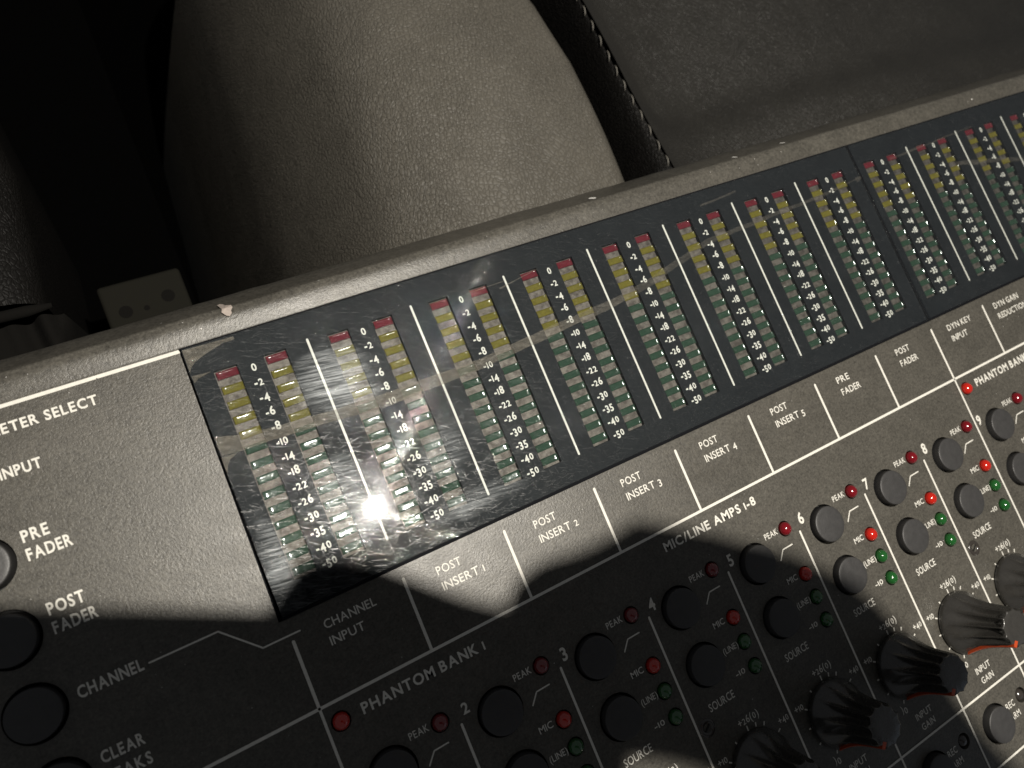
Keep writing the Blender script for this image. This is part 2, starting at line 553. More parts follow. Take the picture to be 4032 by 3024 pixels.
for (a, b, w) in (((-0.608, 3.316), (-0.393, 3.344), 0.006), ((-0.55, 3.31), (-0.40, 3.322), 0.004)):
    prt.append(([(a[0], a[1] - w / 2, 0.001), (b[0], b[1] - w / 5, 0.001), (b[0], b[1] + w / 5, 0.001), (a[0], a[1] + w / 2, 0.001)], [(0, 1, 2, 3)]))
V, F = join(prt)
link("scratch", mesh("scratch", V, F, "bare_filler"), parent=faceplate)
rnd = random.Random(11)
prt = []
for i in range(150):
    k = rnd.uniform(-1.6, 12); v = rnd.choice((rnd.uniform(-3.9, 0.7), rnd.uniform(3.18, 3.46), rnd.uniform(-0.7, 0.7)))
    if any((k - b[0]) ** 2 + (v - b[1]) ** 2 < (b[2] + .02) ** 2 for b in BUTTONS): continue
    if any((k - b[0]) ** 2 + (v - b[1]) ** 2 < .01 for b in LEDS): continue
    prt.append(fleck(k, v, rnd.choice((0.0025, 0.003, 0.0035, 0.005)), 100 + i, None if v > 3.18 else 0.004))
for i in range(60):
    k = rnd.uniform(-1.6, -0.1); v = rnd.uniform(0.6, 3.3)
    prt.append(fleck(k, v, rnd.choice((0.002, 0.003, 0.004)), 600 + i, 0.004))
V, F = join(prt)
o = link("dust_specks", mesh("dust_specks", V, F, "dust_grey"), parent=console)
o["kind"] = "stuff"

# ------------------------------------------------------------------ lettering
_gl = {}
def glyph(ch, bold):
    key = (ch, bold)
    if key in _gl: return _gl[key]
    cu = bpy.data.curves.new("g", 'FONT')
    cu.body = ch; cu.size = 1.0; cu.resolution_u = 3
    cu.offset = 0.026 if bold else 0.008
    ob = bpy.data.objects.new("g", cu)
    COL.objects.link(ob)
    dg = bpy.context.evaluated_depsgraph_get()
    ev = ob.evaluated_get(dg)
    me = ev.to_mesh()
    V = [tuple(v.co) for v in me.vertices]
    F = [tuple(p.vertices) for p in me.polygons]
    ev.to_mesh_clear()
    bpy.data.objects.remove(ob); bpy.data.curves.remove(cu)
    x0 = min(v[0] for v in V); x1 = max(v[0] for v in V)
    V = [((v[0] - x0), v[1], 0) for v in V]
    _gl[key] = (V, F, x1 - x0)
    return _gl[key]
CAP = None
def cap_height():
    global CAP
    if CAP is None:
        V, F, w = glyph("H", False)
        CAP = max(v[1] for v in V)
    return CAP
OLD = {'0': (0.80, 0), '1': (0.78, 0), '2': (0.78, 0), '3': (0.98, -0.2), '4': (0.98, -0.2), '5': (0.98, -0.2), '7': (0.98, -0.2), '9': (0.98, -0.2), '6': (1.0, 0), '8': (1.0, 0)}
def text(s, left, base, cap, right=None, bold=False, center=None, z=0.004, gap=0.105, oldstyle=True):
    c = cap_height()
    V, F, x = [], [], 0.0
    for ch in s:
        if ch == ' ':
            x += 0.30; continue
        gv, gf, w = glyph(ch, bold)
        sc, dy = OLD[ch] if (oldstyle and ch in OLD) else (1.0, 0.0)
        sx = sc if sc > 0.9 else 0.88
        b = len(V)
        V += [(x + p[0] * sx, p[1] * sc + dy * c, 0) for p in gv]
        F += [tuple(i + b for i in f) for f in gf]
        x += w * sx + (0.12 if bold else gap)
    wd = max(p[0] for p in V)
    sy = cap / c
    sxx = (right - left) / wd if right is not None else sy * 0.86
    if center is not None: left = center - wd * sxx / 2
    V = [(left + p[0] * sxx, base + p[1] * sy, z) for p in V]
    return V, F

def label_obj(s, *a, parent=None, name="printed_label", **kw):
    V, F = text(s, *a, **kw)
    if not any(seen(v[0], v[1], 0, 10) for v in V[::6]): return None
    return link(name, mesh(name, V, F, "print_white"), parent=parent or faceplate)

label_obj("METER SELECT", -1.475, 2.932, 0.078, -0.707, bold=True)
label_obj("INPUT", -1.50, 2.597, 0.080, -1.215, bold=True)
label_obj("PRE", -1.502, 2.095, 0.088, -1.318, bold=True)
label_obj("FADER", -1.508, 1.953, 0.088, -1.199, bold=True)
label_obj("POST", -1.503, 1.520, 0.088, -1.250, bold=True)
label_obj("FADER", -1.508, 1.375, 0.088, -1.204, bold=True)
label_obj("CHANNEL", -1.502, 0.868, 0.086, -1.045, bold=True)
label_obj("CLEAR", -1.502, 0.370, 0.084, -1.202, bold=True)
label_obj("PEAKS", -1.504, 0.220, 0.084, -1.196, bold=True)
names = [("CHANNEL", .452, "INPUT", .298), ("POST", .235, "INSERT 1", .41), ("POST", .235, "INSERT 2", .42), ("POST", .235, "INSERT 3", .42), ("POST", .235, "INSERT 4", .42),
         ("POST", .235, "INSERT 5", .42), ("PRE", .195, "FADER", .300), ("POST", .235, "FADER", .300), ("DYN KEY", .45, "INPUT", .292), ("DYN GAIN", .50, "REDUCTION", .58)]
for ch, (a, wa, b, wb) in enumerate(names):
    l = ch + (0.264 if ch in (0, 8) else 0.29 if ch < 6 else 0.31 if ch < 8 else 0.19)
    label_obj(a, l, 0.552, 0.073, l + wa)
    label_obj(b, l, 0.410, 0.073, l + wb)
label_obj("PHANTOM BANK 1", 0.300, -0.200, 0.088, 1.436, bold=True)
label_obj("PHANTOM BANK 2", 8.300, -0.200, 0.088, 9.436, bold=True)
label_obj("MIC/LINE AMPS 1-8", 3.445, -0.196, 0.086, 4.640, bold=True)
for ch in range(12):
    label_obj(str(ch + 1), 0, -0.60, 0.115, None, bold=True, center=ch + 0.077)
    label_obj("PEAK", ch + 0.562, -0.571, 0.060, ch + 0.737)
    label_obj("MIC", ch + 0.598, -1.072, 0.058, ch + 0.735)
    label_obj("(LINE)", ch + 0.585, -1.333, 0.058, ch + 0.768)
    label_obj("-10", ch + 0.612, -1.577, 0.062, ch + 0.728)
    label_obj("SOURCE", ch + 0.205, -1.717, 0.074, ch + 0.512)
    label_obj("+26(0)", ch + 0.420, -1.987, 0.070, ch + 0.672)
    label_obj("+10", ch + 0.058, -2.184, 0.066, ch + 0.168)
    label_obj("+40", ch + 0.842, -2.178, 0.066, ch + 0.965)
    label_obj(")", ch + 0.245, -2.800, 0.070, ch + 0.268)
    label_obj("0", ch + 0.280, -2.826, 0.075, ch + 0.322)
    label_obj("INPUT", ch + 0.379, -2.957, 0.066, ch + 0.617)
    label_obj("GAIN", ch + 0.402, -3.074, 0.066, ch + 0.600)
    label_obj("REC", ch + 0.560, -3.462, 0.066, ch + 0.700)
    label_obj("ARM", ch + 0.562, -3.585, 0.066, ch + 0.720)

def strokes(pts, w, z=0.004, roundcap=True):
    P = [Vector(p) for p in pts]
    prt = []
    for a, b in zip(P, P[1:]):
        d = (b - a).normalized(); n = Vector((-d.y, d.x)) * w / 2
        prt.append(([(a.x - n.x, a.y - n.y, z), (b.x - n.x, b.y - n.y, z), (b.x + n.x, b.y + n.y, z), (a.x + n.x, a.y + n.y, z)], [(0, 1, 2, 3)]))
        z += 0.0006
    if roundcap:
        for p in P:
            c = circ(p.x, p.y, w / 2, 12)
            prt.append(([(x, y, z) for x, y in c], [tuple(range(12))]))
            z += 0.0006
    return join(prt)
def line_obj(pts, w, z=0.004, name="printed_line", parent=None, roundcap=True):
    V, F = strokes(pts, w, z, roundcap)
    return link(name, mesh(name, V, F, "print_white"), parent=parent or faceplate)

line_obj([(-3.1, 3.143), (-0.012, 3.143)], 0.030, roundcap=False)
line_obj([(K0, 0.0), (K1, 0.0)], 0.026, 0.0052, roundcap=False)
line_obj([(K0, -3.150), (K1, -3.150)], 0.022, 0.0052, roundcap=False)
line_obj([(K0, -3.870), (K1, -3.870)], 0.022, 0.0052, roundcap=False)
line_obj([(-1.002, 0.897), (-0.487, 0.897), (-0.226, 0.632), (0.075, 0.632)], 0.014)
for ch in range(0, 14):
    line_obj([(ch, 0.0), (ch, 0.571 if ch == 0 else 0.652)], 0.027)
    if ch in (0, 8):
        line_obj([(ch, V0), (ch, 0.0)], 0.023)
    else:
        line_obj([(ch, V0), (ch, -0.662)], 0.023)
    if ch < 12:
        line_obj([(ch + 0.633, -0.823), (ch + 0.710, -0.737), (ch + 0.842, -0.735)], 0.013)
        cx, cy = ch + 0.485, -2.39
        for a, r0, r1 in ((88, .335, .385), (72, .345, .385), (57, .352, .39), (28, .35, .39), (118, .335, .36), (148, .335, .37), (178, .335, .36), (-152, .335, .36), (-117, .345, .378), (-32, .34, .37), (-62, .34, .37), (-2, .34, .37)):
            a = math.radians(a)
            p0 = (cx + r0 * math.cos(a), cy + r0 * math.sin(a)); p1 = (cx + r1 * math.cos(a), cy + r1 * math.sin(a))
            if seen(p0[0], p0[1], 0, 10):
                line_obj([p0, p1], 0.014, name="gain_tick", roundcap=False)

# ------------------------------------------------------------------ meter mask, glass, bars
bar_x = [(c + a, c + b) for c in range(0, 13) for a, b in ((0.177, 0.374), (0.602, 0.800))]
mask_holes = [[(a, 1.018), (b, 1.018), (b, 2.893), (a, 2.893)] for a, b in bar_x]
mk = plate([(-0.012, 0.79), (16.0, 0.79), (16.0, 3.147), (0.0, 3.147)], mask_holes, 0.0, [0.05] * len(mask_holes), "window_mask_black", "meter_mask")
mask = link("meter_mask", mk, parent=console)
scale = ["0", "-2", "-4", "-6", "-8", "-10", "-14", "-18", "-22", "-26", "-30", "-35", "-40", "-50"]
PITCH = 0.1358
for ch in range(12):
    prt = []
    for i, s in enumerate(scale):
        vc = 2.818 - PITCH * 1.006 * i
        sc = 0.072 if i else 0.078
        prt.append(text(s, 0, vc - 0.027, sc, None, bold=True, center=ch + 0.487 + (0.008 if i == 0 else 0), z=0.0015))
    V, F = join(prt)
    link("scale_numerals", mesh("scale_numerals", V, F, "print_white"), parent=mask)
for ch in range(1, 13):
    if ch == 8: continue
    line_obj([(ch, 1.018), (ch, 2.908)], 0.021, 0.0015, name="divider_line", parent=mask)

def seg_mesh(name, mat):
    # shallow concave resin pad, centred on its own origin
    nx, ny = 10, 10
    w, h = 0.178 / 2, 0.070 / 2
    V, F = [], []
    for j in range(ny + 1):
        for i in range(nx + 1):
            u = -1 + 2 * i / nx; v = -1 + 2 * j / ny
            uu = math.copysign(1 - (1 - abs(u)) ** 1.8, u); vv = math.copysign(1 - (1 - abs(v)) ** 1.6, v)
            z = -0.0095 * (1 - abs(uu) ** 12) * (1 - abs(vv) ** 9) - 0.0012 * (1 - u * u) * (1 - v * v)
            V.append((uu * w, vv * h, z))
    for j in range(ny):
        for i in range(nx):
            a = j * (nx + 1) + i
            F.append((a, a + 1, a + nx + 2, a + nx + 1))
    b = len(V)
    V += [(-w, -h, 0), (w, -h, 0), (w, h, 0), (-w, h, 0), (-w, -h, -.02), (w, -h, -.02), (w, h, -.02), (-w, h, -.02)]
    F += [(b, b + 4, b + 5, b + 1), (b + 1, b + 5, b + 6, b + 2), (b + 2, b + 6, b + 7, b + 3), (b + 3, b + 7, b + 4, b)]
    me = mesh(name, V, F, mat)
    me.polygons.foreach_set("use_smooth", [i < nx * ny for i in range(len(me.polygons))])
    return me, (V, F)
seg = {}
for c in ("red", "yellow", "green"):
    seg[c] = seg_mesh("meter_segment", "resin_" + c)
bw = 0.197 / 2
V, F = box(-bw + 0.002, bw - 0.002, 1.018 + .002, 2.893 - .002, -0.10, -0.046)
bar_me = mesh("meter_bar", V, F, "meter_bar_grey")
count = 0
order = sorted(range(24), key=lambda i: i)
for i in range(24):
    a, b = bar_x[i]
    bar = link("meter_bar", bar_me, parent=console, loc=((a + b) / 2, 0, 0))
    single = i < 20
    extra = []
    for j in range(14):
        c = "red" if j == 0 else "yellow" if j < 5 else "green"
        yc = 2.846 - PITCH * j
        tilt = 0.02 * noise.noise(Vector((i * 3.1, j * 1.7, 0)))
        if single:
            o = link("meter_segment", seg[c][0], parent=bar, loc=(0.004, yc, -0.0235))
            o.rotation_euler = (0.13 * noise.noise(Vector((i * 3.1, j * 1.7, 0.5))), 0.09 * noise.noise(Vector((i * 2.1, j * 2.7, 4.5))), 0.02 * noise.noise(Vector((i * 1.3, j * .7, 9.5))))
        else:
            extra.append((c, yc))
    if not single:
        me = bpy.data.meshes.new("meter_segments")
        VV, FF, MI = [], [], []
        for c, yc in extra:
            v, f = seg[c][1]
            bb = len(VV)
            VV += [(p[0] + 0.004, p[1] + yc, p[2] - 0.0215) for p in v]
            FF += [tuple(q + bb for q in g) for g in f]
            MI += [("red", "yellow", "green").index(c)] * len(f)
        me = mesh("meter_segments", VV, FF)
        for c in ("red", "yellow", "green"): me.materials.append(MATS["resin_" + c])
        me.polygons.foreach_set("material_index", MI)
        o = link("meter_segments", me, parent=bar)
        o["kind"] = "stuff"

def slab(outline, z0, z1, bev, name, mat):
    # bevelled slab; outline counter-clockwise
    n = len(outline)
    cx = sum(p[0] for p in outline) / n; cy = sum(p[1] for p in outline) / n
    def inset(d):
        res = []
        for i in range(n):
            p = Vector(outline[i]); a = Vector(outline[i - 1]); b = Vector(outline[(i + 1) % n])
            d1 = (p - a).normalized(); d2 = (b - p).normalized()
            nrm = (Vector((-d1.y, d1.x)) + Vector((-d2.y, d2.x)))
            nrm = nrm / max(nrm.length_squared / 2, 0.4)
            res.append((p.x + nrm.x * d, p.y + nrm.y * d))
        return res
    ins = inset(bev)
    V = [(x, y, z0) for x, y in outline] + [(x, y, z1 - bev) for x, y in outline] + [(x, y, z1) for x, y in ins]
    F = []
    for k in range(2):
        for i in range(n):
            j = (i + 1) % n
            F.append((k * n + i, k * n + j, (k + 1) * n + j, (k + 1) * n + i))
    top = delaunay_2d_cdt([Vector(p) for p in ins], [(i, (i + 1) % n) for i in range(n)], [], 1, 1e-7)
    b = len(V)
    V += [(p.x, p.y, z1) for p in top[0]]
    for f in top[2]:
        a, b_, c_ = (top[0][i] for i in f[:3])
        f = list(f) if (b_ - a).cross(c_ - a) > 0 else list(reversed(f))
        F.append(tuple(i + b for i in f))
    return mesh(name, V, F, mat)
GZ = 0.030
left = list(GLASS_L)
out1 = [(8.018, 0.79), (8.008, 3.147)] + left
pane1 = link("meter_window", slab(out1, 0.0045, GZ, 0.0015, "meter_window", "acrylic_window"), parent=console)
pane1["label"] = "scratched clear meter window over the first eight meters"
out2 = [(8.045, 0.79), (16.0, 0.79), (16.0, 3.147), (8.034, 3.147)]
pane2 = link("meter_window", slab(out2, 0.0045, GZ, 0.0015, "meter_window", "acrylic_window"), parent=console)
pane2["label"] = "dusty clear meter window right of the seam"
# dark edge strips that line the cut-out, and the joint
V, F = join([box(8.019, 8.033, 0.79, 3.147, -0.002, 0.022), box(-0.02, 16.0, 0.764, 0.789, -0.028, 0.026), box(-0.012, 16.0, 3.148, 3.162, -0.028, 0.020)])
link("window_gasket", mesh("window_gasket", V, F, "gasket_black"), parent=console)

def ribbon(top, bot, z, name, wob=0.01, n=140, seed=0):
    V, F = [], []
    def ev(P, x):
        for (a, ya), (b, yb) in zip(P, P[1:]):
            if x <= b: return ya + (yb - ya) * (x - a) / (b - a)
        return P[-1][1]
    x0, x1 = top[0][0], top[-1][0]
    for i in range(n + 1):
        x = x0 + (x1 - x0) * i / n
        w1 = wob * noise.noise(Vector((x * 3.0, seed, 0))) + wob * 0.5 * noise.noise(Vector((x * 11.0, seed, 7)))
        w2 = wob * noise.noise(Vector((x * 3.0, seed + 9, 0))) + wob * 0.5 * noise.noise(Vector((x * 9.0, seed, 3)))
        V += [(x, ev(bot, x) + w2, z), (x, ev(top, x) + w1, z)]
    for i in range(n):
        F.append((2 * i, 2 * i + 2, 2 * i + 3, 2 * i + 1))
    return mesh(name, V, F, "dried_adhesive")
top = [(0.0, 2.361), (0.173, 2.306), (0.38, 2.285), (1.0, 2.232), (1.4, 2.222), (2.43, 2.214), (3.36, 2.290), (4.0, 2.325), (4.53, 2.40), (5.42, 2.60), (6.4, 2.645), (7.2, 2.665), (8.0, 2.73)]
bot = [(0.0, 2.190), (0.14, 2.178), (0.37, 2.171), (1.0, 2.137), (1.4, 2.100), (2.43, 2.121), (3.36, 2.196), (4.0, 2.245), (4.53, 2.320), (5.42, 2.54), (6.4, 2.60), (7.2, 2.63), (8.0, 2.71)]
o = link("adhesive_residue", ribbon(top, bot, GZ + 0.0012, "adhesive_residue"), parent=pane1)
corner = [(0.008, 3.137), (0.43, 3.125), (0.43, 3.099), (0.33, 3.094), (0.238, 3.071), (0.14, 3.04), (0.062, 3.005), (0.02, 2.965), (0.004, 2.927)]
V = [(x, y, GZ + 0.0012) for x, y in corner]
link("adhesive_residue", mesh("adhesive_residue", V, [tuple(reversed(range(len(V))))], "dried_adhesive"), parent=pane1)
corner = [(0.0, 2.93), (0.163, 2.893), (0.165, 2.84), (0.06, 2.83), (0.01, 2.80)]
corner = [(0.004, 2.905), (0.10, 2.897), (0.163, 2.893), (0.05, 2.868), (0.008, 2.84)]
V = [(x, y, GZ + 0.0012) for x, y in corner]
link("adhesive_residue", mesh("adhesive_residue", V, [tuple(reversed(range(len(V))))], "dried_adhesive"), parent=pane1)
corner = [(-0.008, 2.178), (0.13, 2.176), (0.10, 2.16), (0.05, 2.14), (0.02, 2.10), (-0.008, 2.03)]
V = [(x, y, GZ + 0.0012) for x, y in corner]
link("adhesive_residue", mesh("adhesive_residue", V, [tuple(reversed(range(len(V))))], "dried_adhesive"), parent=pane1)
for a, b, w in (((3.36, 2.87), (2.90, 2.80), .006), ((9.6, 2.5), (11.8, 2.1), .03), ((7.9, 2.70), (8.6, 2.82), .03), ((8.6, 2.82), (10.3, 2.9), .015), ((5.55, 2.98), (6.1, 3.02), .012), ((2.55, 2.85), (3.0, 2.86), .006)):
    if a[0] > b[0]: a, b = b, a
    par = pane2 if a[0] > 8 else pane1
    if a[0] < 8.0 < b[0]: b = (8.0, a[1] + (b[1] - a[1]) * .15)
    link("adhesive_residue", ribbon([(a[0], a[1] + w), (b[0], b[1] + w * .6)], [(a[0], a[1] - w), (b[0], b[1] - w * .6)], GZ + 0.0012, "adhesive_residue", w * .8, 30, a[0]), parent=par)

# ------------------------------------------------------------------ buttons, lamps, knobs, screws
cap_prof = [(0.181, -0.15), (0.181, 0.082), (0.1805, 0.088), (0.178, 0.0925), (0.172, 0.0955), (0.15, 0.099), (0.10, 0.104), (0.05, 0.106)]
V, F = lathe(cap_prof, 48)
cap_me = mesh("push_button", V, F, "button_rubber", True)
V, F = lathe([(0.188, -0.15), (0.188, 0.058), (0.1875, 0.064), (0.185, 0.069), (0.178, 0.0715), (0.15, 0.0725), (0.10, 0.076), (0.05, 0.078)], 48)
cap_big = mesh("push_button", V, F, "button_rubber", True)
well_me = mesh("button_well", [(x, y, -0.15) for x, y in circ(0, 0, 0.2195, 40)], [tuple(range(40))], "well_black")
for k, v, r in BUTTONS:
    b = link("push_button", cap_big if r > 0.21 else cap_me, parent=console, loc=(k, v, random.uniform(-0.006, 0.006)))
    link("button_well", well_me, parent=b)

led_meshes = {}
def led_mesh(mat):
    if mat not in led_meshes:
        prof = [(0.070, -0.06), (0.070, 0.0)]
        for i in range(1, 9):
            a = math.pi / 2 * i / 9
            prof.append((0.070 * math.cos(a), 0.062 * math.sin(a)))
        V, F = lathe(prof, 24)
        V[-1] = (0, 0, 0.062)
        led_meshes[mat] = mesh("indicator_lamp", V, F, mat, True)
    return led_meshes[mat]
for k, v, mt, nm in LEDS:
    if nm == "REC":
        o = link("indicator_lamp", led_mesh(mt), parent=console, loc=(k, v, -0.045))
    else:
        o = link("indicator_lamp", led_mesh(mt), parent=console, loc=(k, v, 0.004))

NF = 12
def knob_r(r, z, a):
    if z < 0.09: return r
    t = min(1.0, (z - 0.09) / 0.34)
    amp = 0.40 * (t * t * (3 - 2 * t)) ** 0.8
    c = abs(math.sin(NF * 0.5 * (a + math.radians(127.7)) + math.pi / 2))
    groove = c ** 0.6
    amp *= 1 - 0.78 * min(1, max(0, (z - 0.6) / 0.045))
    return r * (1 - amp * (groove - 0.30) * (1.0))
kp = [(r_ * (1.065 + 0.07 * min(1, z_ / 0.5)), z_) for r_, z_ in [(0.300, 0.010), (0.310, 0.014), (0.314, 0.030), (0.314, 0.062), (0.309, 0.074), (0.300, 0.088), (0.288, 0.110), (0.272, 0.14), (0.252, 0.18), (0.233, 0.225), (0.217, 0.27), (0.203, 0.32), (0.192, 0.37), (0.183, 0.43), (0.176, 0.49), (0.171, 0.55), (0.168, 0.60), (0.166, 0.635), (0.161, 0.648), (0.150, 0.652), (0.06, 0.650)]]
V, F = lathe(kp, 192, knob_r)
knob_me = mesh("gain_knob", V, F, "knob_rubber", True)
# pointer: a raised orange rib down the flank
pa = math.radians(-127.7)
V, F = [], []
rows = [(r, z) for r, z in kp if 0.10 < z < 0.65]
for idx, (r, z) in enumerate(rows):
    w = 0.006 + 0.016 * min(1, (z - 0.1) / 0.35)
    rr = r * 1.055 + 0.006
    c, s = math.cos(pa), math.sin(pa)
    for (dr, dt) in ((-0.03, -w), (0.0, -w * .8), (0.0, w * .8), (-0.03, w)):
        V.append((c * (rr + dr) - s * dt, s * (rr + dr) + c * dt, z))
nr = len(rows)
for i in range(nr - 1):
    for j in range(3):
        F.append((i * 4 + j, i * 4 + j + 1, (i + 1) * 4 + j + 1, (i + 1) * 4 + j))
b = (nr - 1) * 4
top_r = 0.135
V += [(math.cos(pa) * top_r + math.sin(pa) * .02, math.sin(pa) * top_r - math.cos(pa) * .02, 0.656), (math.cos(pa) * top_r - math.sin(pa) * .02, math.sin(pa) * top_r + math.cos(pa) * .02, 0.656)]
nb = len(V)
F.append((b + 1, b + 2, nb - 1, nb - 2))
F.append((b, b + 1, nb - 2)); F.append((b + 2, b + 3, nb - 1))
ptr_me = mesh("pointer_line", V, F, "pointer_orange", False)
# small moulded ring near the foot of the skirt
V, F = [], []
ra = math.radians(80)
for ch in range(0, 12):
    k, v = ch + 0.485, -2.39
    if not (seen(k, v, 0, 330) or seen(k, v, 0.6, 330)): continue
    kn = link("gain_knob", knob_me, parent=console, loc=(k, v, 0), rotz=0.0)
    link("pointer_line", ptr_me, parent=kn)

def screw_mesh():
    V, F = lathe([(0.088, -0.03), (0.088, -0.004), (0.080, 0.004), (0.045, 0.006), (0.042, -0.006), (0.02, -0.008)], 28)
    return mesh("panel_screw", V, F, "led_smoked", True)
sm = screw_mesh()
for k, v in ((3.108, -1.82), (7.134, -1.80), (11.13, -1.81)):
    if seen(k, v, 0, 40):
        sc_ = link("panel_screw", sm, parent=console, loc=(k, v, 0.003))
        a, f = box(-0.040, 0.040, -0.006, 0.006, 0.0, 0.008)
        link("screw_slot", mesh("screw_slot", a, f, "well_black"), parent=sc_, rotz=0.6)

# ------------------------------------------------------------------ leather seats behind
def heightfield(name, k0, k1, v0, v1, nk, nv, fun, mat, label=None, cat=None, group=None, parent=None, xmap=None):
    V, F = [], []
    for j in range(nv + 1):
        v = v0 + (v1 - v0) * j / nv
        for i in range(nk + 1):
            t = i / nk
            k = k0 + (k1 - k0) * t
            if xmap: k = xmap(t, v)
            V.append(fun(k, v, t))
    for j in range(nv):
        for i in range(nk):
            a = j * (nk + 1) + i
            F.append((a, a + 1, a + nk + 2, a + nk + 1))
    me = mesh(name, V, F, mat, True)
    o = link(name, me, parent=parent)
    if label: tag(o, label, cat, group)
    return o

def lerp_pts(P, y):
    if y <= P[0][0]: return P[0][1] + (y - P[0][0]) * (P[1][1] - P[0][1]) / (P[1][0] - P[0][0])
    for (a, xa), (b, xb) in zip(P, P[1:]):
        if y <= b: return xa + (xb - xa) * (y - a) / (b - a)
    a, xa = P[-2]; b, xb = P[-1]
    return xb + (y - b) * (xb - xa) / (b - a)

HC = -1.5
R_edge = [(3.2, 6.02), (4.01, 6.08), (4.71, 6.09), (5.85, 6.06), (6.78, 5.92), (9.0, 5.3)]
_roll = [(0.0, 0.0)]
for _i in range(200):                       # side of the cushion: a roll to 60 degrees, then steeper, then a long drop
    _u = (_i + 0.5) / 200
    if _u < 0.22: _th, _ds = 60 * _u / 0.22, 1.45 / 44
    elif _u < 0.5: _th, _ds = 60 + 20 * (_u - 0.22) / 0.28, 2.8 / 56
    else: _th, _ds = 80 + 4.5 * (_u - 0.5) / 0.5, 9.5 / 100
    _th = math.radians(_th)
    _roll.append((_roll[-1][0] + math.cos(_th) * _ds, _roll[-1][1] + math.sin(_th) * _ds))
def roll_at(u):
    f = min(199.999, max(0, u * 200)); i = int(f); q = f - i
    return (_roll[i][0] * (1 - q) + _roll[i + 1][0] * q, _roll[i][1] * (1 - q) + _roll[i + 1][1] * q)
def cushion_mid(k, v, t):
    # cross-section from deep on the left, over a broad roll, to a tight roll at the right edge
    ks = 3.80 + 0.09 * (v - 4.56)
    kr = lerp_pts(R_edge, v)
    RL = 2.6; RZ = 9.0; RR = 0.34
    # t 0..0.45: left roll, ..0.85 flat crown, ..0.95 right roll, ..1 drop
    if t < 0.5:
        dx, dz = roll_at((0.5 - t) / 0.5)
        x = ks - dx; z = -dz
    elif t < 0.84:
        u = (t - 0.5) / 0.34
        x = ks + (kr - RR - ks) * u; z = 0.0
        z += 0.10 * math.sin(math.pi * u)
    elif t < 0.94:
        a = (t - 0.84) / 0.10 * math.pi / 2
        x = kr - RR + RR * math.sin(a); z = -RR * 1.3 * (1 - math.cos(a))
    else:
        x = kr; z = -RR * 1.3 - (t - 0.94) / 0.06 * 5.0
    y = v
    z += HC + 0.05 * noise.noise(Vector((x * 0.6, y * 0.6, 2.0))) - 0.03 * (v - 5.5) ** 2 * 0.3
    return (x, y, z)
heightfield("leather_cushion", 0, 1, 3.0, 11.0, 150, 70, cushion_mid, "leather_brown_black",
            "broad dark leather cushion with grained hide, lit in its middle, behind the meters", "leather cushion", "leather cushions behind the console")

seam = [(3.2, 6.93), (4.01, 6.84), (5.34, 6.68), (6.59, 6.58), (9.0, 6.3)]
right_c = empty("leather_cushion", (10, 5, -4))
tag(right_c, "dark leather cushion with a stitched seam down its left side, at the top right", "leather cushion", "leather cushions behind the console")
OFF = Vector((10, 5, -4))
def cushion_right(k, v, t):
    ks = lerp_pts(seam, v)
    u = t
    x = ks + (19.0 - ks) * u ** 1.6
    d = x - ks
    z = HC - 0.10 - 1.7 * (1 - math.exp(-d * 0.6)) + 1.25 * (1 - math.exp(-(d / 3.2) ** 2))
    z -= 0.006 * max(0, d - 4) ** 2
    sm = 1 / (1 + math.exp((v - 4.95) / 0.16))
    z += -0.30 * (1 - sm) * min(1, d) + 0.05 * noise.noise(Vector((x * 0.5, v * 0.5, 8.0)))
    return (x - OFF.x, v - OFF.y, z - OFF.z)
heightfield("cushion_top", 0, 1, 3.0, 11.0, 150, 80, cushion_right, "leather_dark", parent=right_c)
def welt(k, v, t):
    ks = lerp_pts(seam, v)
    wdt = max(0.12, 0.40 - 0.11 * (v - 3.6))
    if t < 0.6:
        a = t / 0.6 * math.pi * 0.5
        x = ks - wdt * math.sin(a); z = -1.5 * (1 - math.cos(a))
    else:
        x = ks - wdt; z = -1.5 - (t - 0.6) / 0.4 * 5
    z += HC - 0.17 + 0.03 * noise.noise(Vector((x * 2, v * 2, 1.0)))
    return (x - OFF.x, v - OFF.y, z - OFF.z)
heightfield("welt", 0, 1, 3.0, 11.0, 26, 60, lambda k, v, t: welt(k, v, 1 - t), "leather_black", parent=right_c)
# stitches: short slanted threads along the seam
def tube(P, r, n=6):
    V, F = [], []
    for i, p in enumerate(P):
        a = P[max(0, i - 1)]; b = P[min(len(P) - 1, i + 1)]
        d = (b - a).normalized()
        s = d.cross(Vector((0, 0, 1))).normalized(); u = s.cross(d)
        rr = r * (0.45 if i in (0, len(P) - 1) else 1)
        for j in range(n):
            th = 2 * math.pi * j / n
            V.append(p + s * rr * math.cos(th) + u * rr * math.sin(th))
    for i in range(len(P) - 1):
        for j in range(n):
            F.append((i * n + j, i * n + (j + 1) % n, (i + 1) * n + (j + 1) % n, (i + 1) * n + j))
    F.append(tuple(reversed(range(n)))); F.append(tuple((len(P) - 1) * n + j for j in range(n)))
    return V, F
y = 3.6
i = 0
while y < 8.2:
    x = lerp_pts(seam, y); x2 = lerp_pts(seam, y + 0.17)
    P = []
    for q in range(5):
        t = q / 4
        P.append(Vector((x + (x2 - x) * t - 0.045 + 0.05 * t, y + 0.17 * t, HC - 0.165 + 0.035 * math.sin(math.pi * t))) - OFF)
    V, F = tube(P, 0.0085)
    link("stitch", mesh("stitch", V, F, "thread_grey", True), parent=right_c)
    y += 0.245 + random.uniform(-0.01, 0.01); i += 1

